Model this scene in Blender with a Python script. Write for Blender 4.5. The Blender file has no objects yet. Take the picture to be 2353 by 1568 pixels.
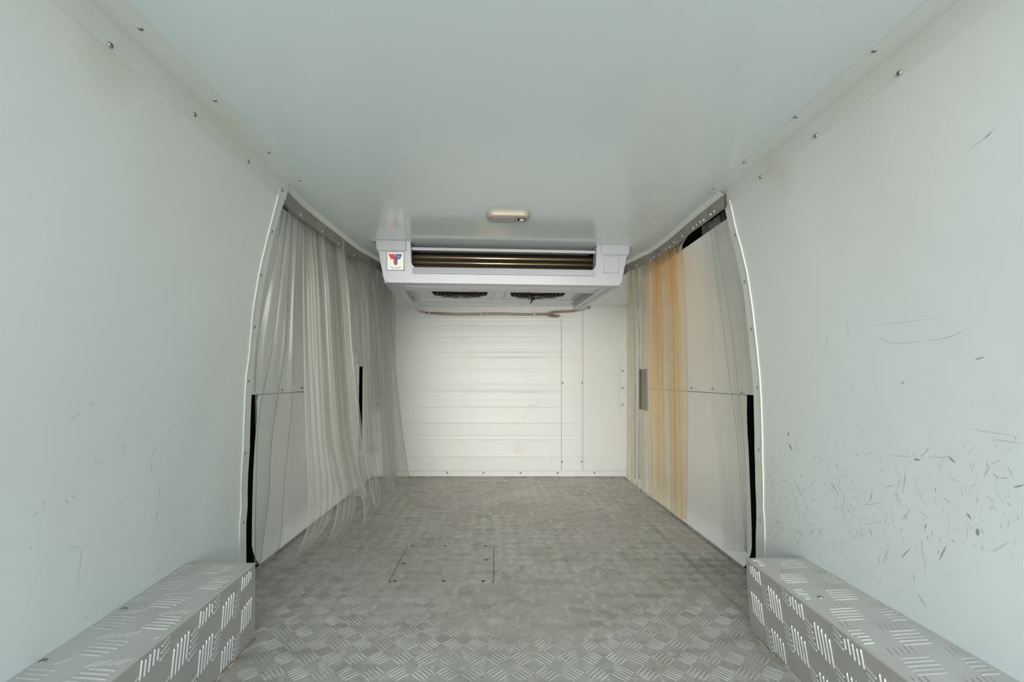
import bpy, math, random
from mathutils import Vector, Matrix, noise
random.seed(7)
C = bpy.context.scene.collection
F, CX, CY, H = 1050.0, 1140.0, 872.0, 0.73      # focal length in px, vanishing point, eye height over the floor

# ------------------------------------------------------------------ camera
cd = bpy.data.cameras.new('camera'); cam = bpy.data.objects.new('camera', cd); C.objects.link(cam)
cam.location = (0, 0, H); cam.rotation_euler = (math.pi/2, 0, 0)
cd.sensor_width = 36; cd.lens = F/2353*36
cd.shift_x = (1176.5-CX)/2353; cd.shift_y = (CY-784)/2353
cd.clip_start = 0.02
bpy.context.scene.camera = cam

# ------------------------------------------------------------------ sky, sun, exposure
w = bpy.data.worlds.new('overcast_evening_sky'); bpy.context.scene.world = w; w.use_nodes = True
nt = w.node_tree; nt.nodes.clear()
out = nt.nodes.new('ShaderNodeOutputWorld'); bg = nt.nodes.new('ShaderNodeBackground')
tc = nt.nodes.new('ShaderNodeTexCoord'); sx = nt.nodes.new('ShaderNodeSeparateXYZ'); mr = nt.nodes.new('ShaderNodeMapRange')
cr = nt.nodes.new('ShaderNodeValToRGB')
nt.links.new(tc.outputs['Generated'], sx.inputs[0]); nt.links.new(sx.outputs['Z'], mr.inputs[0])
mr.inputs[1].default_value = -1; mr.inputs[2].default_value = 1
nt.links.new(mr.outputs[0], cr.inputs[0])
e = cr.color_ramp.elements
e[0].position = 0.0; e[0].color = (.30, .31, .305, 1)
e[1].position = 1.0; e[1].color = (.40, .62, .78, 1)
for p, c in ((.485, (.34, .35, .34, 1)), (.505, (1.14, 1.12, 1.08, 1)), (.60, (.82, .96, 1.02, 1)), (.75, (.50, .72, .84, 1))):
    k = e.new(p); k.color = c
nt.links.new(cr.outputs[0], bg.inputs[0]); bg.inputs[1].default_value = 1.62
nt.links.new(bg.outputs[0], out.inputs[0])
sd = bpy.data.lights.new('low_hazy_sun', 'SUN'); so = bpy.data.objects.new('low_hazy_sun', sd); C.objects.link(so)
sd.energy = 3.15; sd.angle = math.radians(44); sd.color = (1, .95, .88)
so.location = (-1, -3, 2)
so.rotation_euler = Vector((0.09, 1, -0.005)).to_track_quat('-Z', 'Y').to_euler()
vs = bpy.context.scene.view_settings
vs.view_transform = 'Standard'; vs.look = 'None'; vs.gamma = 1; vs.use_curve_mapping = False
vs.exposure = 0.65

# ------------------------------------------------------------------ helpers
def P(px, py, Y): return Vector(((px-CX)/F*Y, Y, H+(CY-py)/F*Y))
def PZ(px, py, z):                                   # pixel to the point on the level plane z
    Y = (z-H)*F/(CY-py); return P(px, py, Y)
def lerp(a, b, t): return a+(b-a)*t
def interp(pts, t):                                   # pts: sorted [(t, v)]
    if t <= pts[0][0]: return pts[0][1]
    for (a, va), (b, vb) in zip(pts, pts[1:]):
        if t <= b: return lerp(va, vb, (t-a)/(b-a)) if b > a else vb
    return pts[-1][1]
def sm(t): t = max(0, min(1, t)); return t*t*(3-2*t)

class MB:
    def __init__(s): s.v = []; s.f = []
    def add(s, vs, fs):
        n = len(s.v); s.v += [tuple(v) for v in vs]; s.f += [tuple(i+n for i in f) for f in fs]; return s
    def box(s, x0, x1, y0, y1, z0, z1):
        return s.add([(x0,y0,z0),(x1,y0,z0),(x1,y1,z0),(x0,y1,z0),(x0,y0,z1),(x1,y0,z1),(x1,y1,z1),(x0,y1,z1)],
                     [(0,3,2,1),(4,5,6,7),(0,1,5,4),(1,2,6,5),(2,3,7,6),(3,0,4,7)])
    def hexa(s, a, b):                                # two quads a, b (matching order) joined
        return s.add(list(a)+list(b), [(3,2,1,0),(4,5,6,7),(0,1,5,4),(1,2,6,5),(2,3,7,6),(3,0,4,7)])
    def grid(s, rows, close=False):
        n = len(rows[0]); v = [p for r in rows for p in r]; f = []
        for i in range(len(rows)-1):
            for j in range(n-1 if not close else n):
                f.append((i*n+j, i*n+(j+1) % n, (i+1)*n+(j+1) % n, (i+1)*n+j))
        return s.add(v, f)
    def tube(s, pts, r, n=10, caps=True):
        rows = []; pts = [Vector(p) for p in pts]; up0 = None
        for i, p in enumerate(pts):
            d = (pts[min(i+1, len(pts)-1)]-pts[max(i-1, 0)]).normalized()
            if up0 is None: up0 = Vector((0,0,1)) if abs(d.z) < .9 else Vector((1,0,0))
            a = d.cross(up0).normalized(); b = a.cross(d).normalized(); up0 = b
            rr = r[i] if isinstance(r, (list, tuple)) else r
            rows.append([p+a*rr*math.cos(2*math.pi*k/n)+b*rr*math.sin(2*math.pi*k/n) for k in range(n)])
        base = len(s.v); s.grid(rows, True)
        if caps:
            s.f.append(tuple(base+k for k in range(n))[::-1]); e = base+(len(rows)-1)*n; s.f.append(tuple(e+k for k in range(n)))
        return s
    def prism(s, poly, d):                            # poly: 3D points, d: extrusion vector
        n = len(poly); d = Vector(d); a = [Vector(p) for p in poly]
        fs = [tuple(range(n))[::-1], tuple(range(n, 2*n))]
        for i in range(n): j = (i+1) % n; fs.append((i, j, n+j, n+i))
        return s.add(a+[p+d for p in a], fs)
    def build(s, name, m, parent=None, smooth=False, bevel=0, solid=None, seg=2, loc=None):
        me = bpy.data.meshes.new(name); me.from_pydata(s.v, [], s.f); me.update()
        if m: me.materials.append(m)
        o = bpy.data.objects.new(name, me); C.objects.link(o)
        if parent: o.parent = parent
        if loc: o.location = loc
        if smooth: me.polygons.foreach_set('use_smooth', [True]*len(me.polygons))
        if solid:
            q = o.modifiers.new('solid', 'SOLIDIFY'); q.thickness = solid; q.offset = -1
        if bevel:
            q = o.modifiers.new('bevel', 'BEVEL'); q.width = bevel; q.segments = seg; q.limit_method = 'ANGLE'; q.angle_limit = math.radians(35)
            me.polygons.foreach_set('use_smooth', [True]*len(me.polygons))
            q = o.modifiers.new('wn', 'WEIGHTED_NORMAL'); q.keep_sharp = True
        return o
def fixn(o):
    import bmesh
    b = bmesh.new(); b.from_mesh(o.data); bmesh.ops.recalc_face_normals(b, faces=b.faces); b.to_mesh(o.data); b.free(); return o
def structure(o): o['kind'] = 'structure'; return o
def thing(name, label, cat, loc=(0,0,0), rz=0, group=None):
    o = bpy.data.objects.new(name, None); C.objects.link(o); o.location = loc; o.rotation_euler = (0,0,rz)
    o['label'] = label; o['category'] = cat; o.empty_display_size = .05
    if group: o['group'] = group
    return o

# ------------------------------------------------------------------ materials
def mat(name, base=(.8,.8,.8), rough=.5, metal=0, spec=.5, coat=0, bump=None, mott=None, dirt=None, coatr=.1):
    m = bpy.data.materials.new(name); m.use_nodes = True; n = m.node_tree; N = n.nodes; L = n.links
    b = N['Principled BSDF']; b.inputs['Base Color'].default_value = (*base, 1); b.inputs['Roughness'].default_value = rough
    b.inputs['Metallic'].default_value = metal; b.inputs['Specular IOR Level'].default_value = spec
    b.inputs['Coat Weight'].default_value = coat; b.inputs['Coat Roughness'].default_value = coatr
    geo = N.new('ShaderNodeNewGeometry'); col = None
    def noise_node(scale, detail=4, dist=0, stretch=None):
        t = N.new('ShaderNodeTexNoise'); t.inputs['Scale'].default_value = scale; t.inputs['Detail'].default_value = detail; t.inputs['Distortion'].default_value = dist
        if stretch:
            mp = N.new('ShaderNodeMapping'); mp.inputs['Scale'].default_value = stretch; L.new(geo.outputs['Position'], mp.inputs[0]); L.new(mp.outputs[0], t.inputs['Vector'])
        else: L.new(geo.outputs['Position'], t.inputs['Vector'])
        return t
    def ramp(src, lo, hi, a=0, b_=1):
        r = N.new('ShaderNodeMapRange'); r.inputs[1].default_value = lo; r.inputs[2].default_value = hi; r.inputs[3].default_value = a; r.inputs[4].default_value = b_
        L.new(src, r.inputs[0]); return r.outputs[0]
    def mix(fac, c0, c1):
        q = N.new('ShaderNodeMix'); q.data_type = 'RGBA'
        if isinstance(fac, float): q.inputs[0].default_value = fac
        else: L.new(fac, q.inputs[0])
        for i, c in ((6, c0), (7, c1)):
            if isinstance(c, tuple): q.inputs[i].default_value = (*c, 1)
            else: L.new(c, q.inputs[i])
        return q.outputs[2]
    col = tuple(base)
    for sp in (mott or []):                            # (scale, lo, hi, colour, strength[, stretch])
        t = noise_node(sp[0], 5, .3, sp[5] if len(sp) > 5 else None)
        col = mix(ramp(t.outputs[0], sp[1], sp[2], 0, sp[4]), col, sp[3])
    for sp in (dirt or []):                            # stains: (centre, radius, colour, strength)
        vm = N.new('ShaderNodeVectorMath'); vm.operation = 'DISTANCE'; L.new(geo.outputs['Position'], vm.inputs[0]); vm.inputs[1].default_value = sp[0]
        t = noise_node(9, 4); ad = N.new('ShaderNodeMath'); ad.operation = 'MULTIPLY_ADD'; L.new(t.outputs[0], ad.inputs[0]); ad.inputs[1].default_value = sp[1]*1.2; L.new(vm.outputs['Value'], ad.inputs[2])
        r = N.new('ShaderNodeMapRange'); r.interpolation_type = 'SMOOTHSTEP'; L.new(ad.outputs[0], r.inputs[0])
        r.inputs[1].default_value = sp[1]*.5; r.inputs[2].default_value = sp[1]*1.7; r.inputs[3].default_value = sp[3]; r.inputs[4].default_value = 0
        col = mix(r.outputs[0], col, sp[2])
    if not isinstance(col, tuple): L.new(col, b.inputs['Base Color'])
    if bump:
        prev = None
        for sp in bump:                                # (scale, distance[, stretch])
            t = noise_node(sp[0], 3, 0, sp[2] if len(sp) > 2 else None); bp = N.new('ShaderNodeBump'); bp.inputs['Strength'].default_value = 1; bp.inputs['Distance'].default_value = sp[1]
            L.new(t.outputs[0], bp.inputs['Height'])
            if prev: L.new(prev.outputs[0], bp.inputs['Normal'])
            prev = bp
        L.new(prev.outputs[0], b.inputs['Normal'])
        if coat: L.new(prev.outputs[0], b.inputs['Coat Normal'])
    return m

TAN = (.60, .54, .42)
M_wall = mat('white_laminate', (.695,.735,.72), .38, bump=[(2.2,.006),(60,.0001)], mott=[(1.6,.45,.75,(.66,.67,.63),.5)], spec=.4,
             dirt=[(tuple(P(570,372,.99)), .045, TAN, .55), (tuple(P(285,120,.69)), .08, TAN, .6), (tuple(P(1800,390,1.07)), .07, TAN, .55), (tuple(P(1770,430,1.2)), .05, TAN, .4)])
M_trim = mat('white_trim', (.70,.73,.69), .35, mott=[(3,.5,.8,(.70,.68,.60),.5)],
             dirt=[(tuple(P(570,368,.99)), .045, TAN, .55), (tuple(P(285,115,.66)), .07, TAN, .6), (tuple(P(1775,390,1.1)), .06, TAN, .5)])
M_edge = mat('edge_trim', (.66,.69,.63), .45, mott=[(12,.5,.75,(.58,.58,.48),.6)])
M_ceil = mat('glossy_ceiling', (.67,.745,.745), .16, spec=.55, bump=[(1.4,.006,(1,.5,1)),(5,.0012,(3,.3,1))], mott=[(1.2,.5,.8,(.64,.67,.64),.5)])
M_back = mat('painted_bulkhead', (.68,.70,.685), .38, spec=.3, bump=[(1.6,.006),(14,.0006)], mott=[(2.0,.5,.8,(.72,.70,.62),.5),(25,.70,.8,(.5,.5,.45),.3)],
             dirt=[(tuple(P(1190,1035,3.4)), .06, (.62,.58,.5), .6)])
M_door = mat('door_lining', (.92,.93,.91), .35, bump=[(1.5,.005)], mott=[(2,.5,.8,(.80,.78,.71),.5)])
M_black = mat('black_rubber', (.010,.010,.012), .9, spec=.1)
M_dark = mat('dark_cavity', (.03,.03,.03), .9, spec=.1)
M_rail = mat('grey_rail', (.34,.32,.28), .45, metal=.3, mott=[(18,.45,.7,(.22,.20,.17),.7),(80,.6,.7,(.6,.55,.45),.4)])
M_screw = mat('dull_screw', (.30,.30,.28), .4, metal=.6)
M_rivet = mat('bright_rivet', (.9,.9,.88), .25, metal=.7)
FL = [(3.0,.40,.66,(.44,.41,.35),.75),(8,.50,.66,(.34,.32,.27),.7,(1,1.8,1)),(38,.52,.68,(.70,.67,.60),.7,(1,.6,1)),(1.1,.50,.70,(.52,.48,.38),.6),(70,.60,.72,(.28,.26,.22),.6)]
M_floor = mat('worn_aluminium', (.515,.485,.45), .50, metal=.25, bump=[(90,.0006,(1,.5,1)),(12,.0015)], mott=FL, dirt=[((.85,1.78,0),.16,(.24,.22,.18),.75),((.66,1.65,0),.12,(.30,.27,.22),.5),((.15,2.9,0),.2,(.60,.58,.50),.4)])
M_bar = mat('worn_bar', (.66,.64,.60), .36, metal=.45, mott=[(6,.4,.65,(.42,.40,.36),.6)])
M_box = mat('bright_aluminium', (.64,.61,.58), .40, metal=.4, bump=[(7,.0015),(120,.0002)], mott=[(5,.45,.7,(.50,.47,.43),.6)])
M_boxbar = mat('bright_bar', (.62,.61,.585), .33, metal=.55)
M_boxside = mat('shaded_aluminium', (.50,.48,.46), .40, metal=.5, bump=[(7,.0015),(120,.0002)], mott=[(5,.45,.7,(.40,.38,.35),.6),(40,.6,.8,(.62,.60,.56),.5)])  # same plate as the box tops, shade of the upright side put into the colour
M_seal = mat('brown_sealant', (.30,.24,.16), .6, mott=[(40,.4,.6,(.55,.5,.4),.8)])
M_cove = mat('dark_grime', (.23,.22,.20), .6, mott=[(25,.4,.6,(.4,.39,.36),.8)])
M_abs = mat('white_abs', (.385,.40,.43), .28, bump=[(5,.001)])
M_gold = mat('golden_tube', (.95,.78,.45), .25, metal=.9)
M_fin = mat('golden_fin', (.045,.036,.02), .4, metal=.7)
M_grey = mat('grey_plate', (.45,.45,.47), .4, metal=.3)
M_hose = mat('brown_hose', (.21,.155,.105), .3, coat=.5, mott=[(30,.4,.6,(.30,.23,.16),.7,(1,1,6))])
M_clip = mat('cream_clip', (.80,.74,.60), .4)
M_lamp = mat('beige_lamp', (.37,.335,.26), .3)
M_lens = mat('lamp_lens', (.26,.235,.18), .2)
M_sticker = mat('cream_sticker', (.84,.85,.78), .4)
M_red = mat('logo_red', (.80,.04,.05), .4)
M_blue = mat('logo_blue', (.04,.10,.30), .4)
M_ink = mat('dark_ink', (.10,.10,.12), .5)
M_pink = mat('faded_red_print', (.86,.50,.44), .5)
M_groove = mat('pale_line', (.55,.58,.62), .4)

def plastic(name, tint, dens, body, stain=None):
    """clear ribbed PVC: see-through, partly milky, glossy"""
    m = bpy.data.materials.new(name); m.use_nodes = True; n = m.node_tree; N = n.nodes; L = n.links; N.clear()
    o = N.new('ShaderNodeOutputMaterial'); tr = N.new('ShaderNodeBsdfTransparent'); tr.inputs[0].default_value = (*tint, 1)
    df = N.new('ShaderNodeBsdfDiffuse'); tl = N.new('ShaderNodeBsdfTranslucent'); gl = N.new('ShaderNodeBsdfGlossy'); gl.inputs['Roughness'].default_value = .22
    for q in (df, tl): q.inputs[0].default_value = (*body, 1)
    a = N.new('ShaderNodeMixShader'); a.inputs[0].default_value = .5; L.new(df.outputs[0], a.inputs[1]); L.new(tl.outputs[0], a.inputs[2])
    b = N.new('ShaderNodeMixShader'); lw = N.new('ShaderNodeLayerWeight'); lw.inputs[0].default_value = .35
    mr = N.new('ShaderNodeMapRange'); mr.inputs[3].default_value = dens; mr.inputs[4].default_value = min(1, dens+.15); L.new(lw.outputs['Facing'], mr.inputs[0])
    fac = mr.outputs[0]
    geo = N.new('ShaderNodeNewGeometry'); mp = N.new('ShaderNodeMapping'); mp.inputs['Scale'].default_value = (11, 11, .5); L.new(geo.outputs['Position'], mp.inputs[0])
    nz = N.new('ShaderNodeTexNoise'); nz.inputs['Scale'].default_value = 1; nz.inputs['Detail'].default_value = 3; L.new(mp.outputs[0], nz.inputs['Vector'])
    if stain:
        sp = N.new('ShaderNodeSeparateXYZ'); L.new(geo.outputs['Position'], sp.inputs[0])
        r = N.new('ShaderNodeMapRange'); r.inputs[1].default_value = .2; r.inputs[2].default_value = 1.15; r.inputs[3].default_value = .25; L.new(sp.outputs['Z'], r.inputs[0])
        r2 = N.new('ShaderNodeMapRange'); r2.inputs[1].default_value = .35; r2.inputs[2].default_value = .62; L.new(nz.outputs[0], r2.inputs[0])
        mu = N.new('ShaderNodeMath'); mu.operation = 'MULTIPLY'; L.new(r.outputs[0], mu.inputs[0]); L.new(r2.outputs[0], mu.inputs[1])
        for q, c0 in ((tr, tint), (df, body), (tl, body)):
            mx = N.new('ShaderNodeMix'); mx.data_type = 'RGBA'; L.new(mu.outputs[0], mx.inputs[0]); mx.inputs[6].default_value = (*c0, 1); mx.inputs[7].default_value = (*stain, 1); L.new(mx.outputs[2], q.inputs[0])
    ad = N.new('ShaderNodeMath'); ad.operation = 'MULTIPLY_ADD'; ad.use_clamp = True; L.new(nz.outputs[0], ad.inputs[0]); ad.inputs[1].default_value = .24
    sb = N.new('ShaderNodeMath'); sb.operation = 'SUBTRACT'; L.new(fac, sb.inputs[0]); sb.inputs[1].default_value = .12; L.new(sb.outputs[0], ad.inputs[2])
    L.new(ad.outputs[0], b.inputs[0]); L.new(tr.outputs[0], b.inputs[1]); L.new(a.outputs[0], b.inputs[2])
    c = N.new('ShaderNodeMixShader'); c.inputs[0].default_value = .045; L.new(b.outputs[0], c.inputs[1]); L.new(gl.outputs[0], c.inputs[2])
    L.new(c.outputs[0], o.inputs[0]); return m
M_clear = plastic('clear_pvc', (.95,.96,.95), .12, (.62,.64,.59))
M_milky = plastic('milky_pvc', (.90,.905,.885), .33, (.67,.67,.61))
M_amber = plastic('yellowed_pvc', (.99,.95,.85), .17, (.90,.81,.64), stain=(.98,.81,.57))
M_edgeln = plastic('pvc_edge', (.58,.63,.63), .35, (.36,.39,.38))

# ------------------------------------------------------------------ shell dimensions
ZC = H+.54
DL, DR = 1.268, 1.303
# end profile of the near wall linings (pixel, projected onto the plane of the door pillar)
EL = [(640.5,443),(620,520.5),(603,590),(593.6,633),(581.5,708),(572,815),(565,866),(560.5,960),(558,1032),(553.5,1165),(551.6,1294)]
ELi = [(655,451),(644.5,483),(628,542),(612,620),(603,668),(593.6,735),(584,820),(577,900),(574.5,960),(573,1032),(568,1165),(565,1294)]
ER = [(1679,469.5),(1693,532),(1708.7,588),(1721,647),(1731.6,723),(1742,820),(1747.6,883),(1751,959),(1752.5,1049),(1754.5,1165),(1756.6,1284)]
ERi = [(1666.6,478.5),(1680.6,539.7),(1696,603.5),(1710,667),(1717.6,736),(1726.5,830),(1731.7,880),(1734,959),(1735,1032),(1737,1115),(1738,1224),(1738,1284)]
XT = {-1: .578, 1: .660}; XB = {-1: .867, 1: .888}; ZT = H+.497; ZB = H-.516; DD = {-1: DL, 1: DR}
XN = {-1: .800, 1: .893}
def wall_x(s, Y, z):
    t = max(0, min(1, (z-ZB)/(ZT-ZB)))
    xb = XB[s] + (XN[s]-XB[s])*max(0, (DD[s]-Y))/1.0
    return s*(xb-(xb-XT[s])*t**1.5)
def ray_wall(s, px, py):                              # where a line of sight meets the lining
    Y = 1.3
    for _ in range(40):
        z = H+(CY-py)/F*Y; Y = .5*Y+.5*abs(wall_x(s, Y, z))*F/abs(px-CX)
    return H+(CY-py)/F*Y, Y
PE = {-1: sorted(ray_wall(-1, *p) for p in EL), 1: sorted(ray_wall(1, *p) for p in ER)}      # rear edge of the lining: (z, Y)
PI_ = {-1: sorted(ray_wall(-1, *p) for p in ELi), 1: sorted(ray_wall(1, *p) for p in ERi)}   # rear edge of its trim
Y0 = .25
def make_wall(s, name):
    zs = [ZB-.006]+[lerp(ZB, ZT, i/50) for i in range(51)]+[ZC-.003]; ny = 30
    rows = [[(wall_x(s, lerp(Y0, interp(PE[s], z), i/ny), z), lerp(Y0, interp(PE[s], z), i/ny), z) for z in zs] for i in range(ny+1)]
    if s < 0: rows = [r[::-1] for r in rows]
    rows2 = [[(p[0]+s*.03, p[1], p[2]) for p in r] for r in rows]
    b = MB(); b.grid(rows); n = len(b.v); nz = len(zs)
    b.add([p for r in rows2 for p in r], [f[::-1] for f in b.f])
    idx = lambda i, j: i*nz+j
    R_, N_ = len(rows), nz
    ring = [idx(0, j) for j in range(N_)]+[idx(i, N_-1) for i in range(1, R_)]+[idx(R_-1, j) for j in range(N_-2, -1, -1)]+[idx(i, 0) for i in range(R_-2, 0, -1)]
    for a, c in zip(ring, ring[1:]+ring[:1]): b.f.append((a, c, c+n, a+n))
    o = b.build(name, M_wall, smooth=True); fixn(o)
    o.data.set_sharp_from_angle(angle=math.radians(40))
    x = wall_x(s, 1.4, ZB); ye = interp(PE[s], ZB)
    structure(MB().box(min(x, x+s*.03), max(x, x+s*.03), DD[s]+.016, ye, 0, ZB-.006).build('lower_lining_left' if s < 0 else 'lower_lining_right', M_wall))  # lower run of the wall lining behind the wheel box, a separate piece
    return structure(o)
wl = make_wall(-1, 'wall_left'); wr = make_wall(1, 'wall_right')

# dark outer body so nothing leaks through the gaps
sh = MB(); sh.box(-1.14,-1.12,DL+.03,3.5,-.1,1.40); sh.box(1.12,1.14,DR+.03,3.5,-.1,1.40); sh.box(-1.14,1.14,Y0,3.5,1.36,1.40); sh.box(-1.14,1.14,3.47,3.5,-.1,1.40)
for s, D in ((-1, DL), (1, DR)):                      # pillar plates closing the space beside each lining
    zs = [0]+[lerp(ZB, H+.60, i/30) for i in range(31)]
    yy = lambda z: interp(PI_[s], max(z, ZB))+.016
    f = [(wall_x(s, yy(z), max(z, ZB))+s*.040, yy(z), z) for z in zs]; g = [(s*1.13, yy(z), z) for z in zs]
    sh.grid([f, g]); sh.grid([[(a[0], a[1]+.02, a[2]) for a in f], [(a[0], a[1]+.02, a[2]) for a in g]])
    sh.box(min(s*.6, s*1.13), max(s*.6, s*1.13), Y0, D+.03, ZC+.05, ZC+.09)
structure(fixn(sh.build('wall_outer', M_dark)))

# ceiling
b = MB(); nx, ny = 30, 40
def ceil_edge(s, Y): return interp([(0, .60 if s < 0 else .685), (1.27, .60 if s < 0 else .685), (1.36, 1.05), (3.45, 1.05)], Y)
rows = []
for i in range(ny+1):
    Y = lerp(Y0, 3.42, i/ny)
    rows.append([(lerp(-ceil_edge(-1, Y), ceil_edge(1, Y), j/nx), Y, ZC) for j in range(nx+1)])
n0 = len(b.v); b.grid([r[::-1] for r in rows]); b.grid([[(p[0], p[1], p[2]+.03) for p in r] for r in rows])
b.box(-.6,.68,Y0,Y0+.01,ZC,ZC+.03)
ceil = structure(b.build('ceiling', M_ceil)); 

# floor: three worn plates with open joints, a screwed hatch
fl = MB(); fl.box(-1.12, 1.12, Y0, 3.47, -.03, -.006); floor = structure(fl.build('floor', M_cove))
XJ = .775
hx = [PZ(890,1340,0), PZ(935,1255,0), PZ(1128,1252,0), PZ(1122,1336,0)]
HX0, HX1, HY0, HY1 = -.388, -.008, 1.640, 2.010
def rrect(x0, x1, y0, y1, r, n=5):
    o = []
    for cx, cy, a in ((x1-r, y1-r, 0), (x0+r, y1-r, 90), (x0+r, y0+r, 180), (x1-r, y0+r, 270)):
        for k in range(n+1): t = math.radians(a+90*k/n); o.append((cx+r*math.cos(t), cy+r*math.sin(t)))
    return o
def plate(x0, x1, y0, y1, parent, hole=None):
    b = MB()
    if hole:
        hx0, hx1, hy0, hy1 = hole
        b.box(x0, x1, y0, hy0, -.006, 0); b.box(x0, x1, hy1, y1, -.006, 0); b.box(x0, hx0, hy0, hy1, -.006, 0); b.box(hx1, x1, hy0, hy1, -.006, 0)
    else: b.box(x0, x1, y0, y1, -.006, 0)
    return b.build('floor_plate', M_floor, parent)
plate(-XJ+.0, XJ-.001, Y0, 3.40, floor, (HX0, HX1, HY0, HY1))
plate(XJ+.001, 1.12, Y0, 3.40, floor); plate(-1.12, -XJ-.001, Y0, 3.40, floor)
g = .0026
hatch = MB().prism([(x, y, -.006) for x, y in rrect(HX0+g, HX1-g, HY0+g, HY1-g, .018)], (0,0,.0062)).build('access_panel', M_floor, floor)
scr = MB(); 
rows = [[(r*math.cos(2*math.pi*k/12), r*math.sin(2*math.pi*k/12), z) for k in range(12)] for r, z in ((1, 0), (.85, .35), (.4, .5), (.34, .1))]
scr.grid(rows, True); scr.f.append(tuple(36+k for k in range(12)))
scr_me = bpy.data.meshes.new('screw'); scr_me.from_pydata(scr.v, [], scr.f); scr_me.materials.append(M_screw)
riv_me = bpy.data.meshes.new('rivet'); 
rv = MB(); rv.grid([[(r*math.cos(2*math.pi*k/10), r*math.sin(2*math.pi*k/10), z) for k in range(10)] for r, z in ((1, 0), (.85, .4), (.5, .65), (.05, .75))], True)
riv_me.from_pydata(rv.v, [], rv.f); riv_me.materials.append(M_rivet); riv_me.polygons.foreach_set('use_smooth', [True]*len(riv_me.polygons))
def fastener(p, nrm, r, parent, me=scr_me, name='screw'):
    o = bpy.data.objects.new(name, me); C.objects.link(o); o.parent = parent
    q = Vector(nrm).normalized().to_track_quat('Z', 'Y'); o.matrix_local = Matrix.LocRotScale(Vector(p)-Vector(nrm).normalized()*.0003, q, Vector((r, r, r)))
    return o
dk = scr_me.copy(); dk.materials.clear(); dk.materials.append(mat('dark_screw', (.09,.085,.075), .6))
for px, py in ((948,1255.5),(1024,1252.5),(1116,1251.5),(922,1296),(1117,1287),(902,1342.5),(1018,1341.5),(1110,1338.5)):
    q = PZ(px, py, 0); q.x = max(HX0+.022, min(HX1-.022, q.x)); q.y = max(HY0+.012, min(HY1-.012, q.y)); q.z = .0005
    fastener(q, (0,0,1), .0075, hatch, dk).scale.z = .0015

# tread bars: real ridges on the plates
def bars(mb, org, U, V, nrm, u0, u1, v0, v1, pitch, blen, bw, h, ang, inside, nb=5, wear=None, gap=None):
    """five-bar groups on a checkerboard lattice, alternate groups turned by 90 degrees"""
    gap = gap or pitch*.165
    nu = int((u1-u0)/pitch)+2; nv = int((v1-v0)/pitch)+2
    for i in range(-1, nu):
        for j in range(-1, nv):
            cu, cv = u0+i*pitch, v0+j*pitch
            a = ang+(math.pi/2 if (i+j) % 2 else 0); ca, sa = math.cos(a), math.sin(a)
            for k in range(nb):
                off = (k-(nb-1)/2)*gap
                bu, bv = cu-sa*off, cv+ca*off
                hh = h*(wear(bu, bv) if wear else 1)*random.uniform(.8, 1.1)
                if hh < h*.12: continue
                l = blen/2*(1-.10*abs(k-(nb-1)/2)/2)*random.uniform(.92, 1.04)
                ok = all(inside(bu+ca*t*l, bv+sa*t*l) for t in (-1, 0, 1))
                if not ok: continue
                def pt(t, q, z):
                    uu, vv = bu+ca*t-sa*q, bv+sa*t+ca*q
                    return org+U*uu+V*vv+nrm*z
                w_ = bw/2
                mb.add([pt(-l,0,0), pt(-l*.82,w_*.85,0), pt(0,w_,0), pt(l*.82,w_*.85,0), pt(l,0,0), pt(l*.82,-w_*.85,0), pt(0,-w_,0), pt(-l*.82,-w_*.85,0),
                        pt(-l*.85,0,hh*.8), pt(0,0,hh), pt(l*.85,0,hh*.8)],
                       [(0,8,1),(1,8,9,2),(2,9,10,3),(3,10,4),(4,10,5),(5,10,9,6),(6,9,8,7),(7,8,0)])
V3 = Vector
def fl_wear(x, y):
    n = noise.noise(V3((x*2.3, y*2.3, 3.1)))+.5*noise.noise(V3((x*7, y*7, 9)))
    return max(0, min(1, interp([(1.0,1.0),(1.5,.75),(1.8,.30),(2.2,.20),(2.6,.10),(3.3,.05)], y)*(1+2.4*n)+(.5 if x > .6 and y < 1.9 else 0)))
def in_floor(x, y):
    if not (-1.05 < x < 1.05 and Y0 < y < 3.38): return False
    if HX0-.006 < x < HX0+.006 and HY0 < y < HY1: return False
    if HX1-.006 < x < HX1+.006 and HY0 < y < HY1: return False
    if abs(abs(x)-XJ) < .004: return False
    if y < 1.31 and (x < -.665 or x > .728): return False
    return True
tb = MB(); bars(tb, V3((0,0,0)), V3((1,0,0)), V3((0,1,0)), V3((0,0,1)), -1.05, 1.05, .7, 3.38, .062, .046, .0050, .0017, math.pi/4, in_floor, wear=fl_wear)
t_ = tb.build('tread_bars', M_bar, floor); t_['kind'] = 'stuff'
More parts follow.
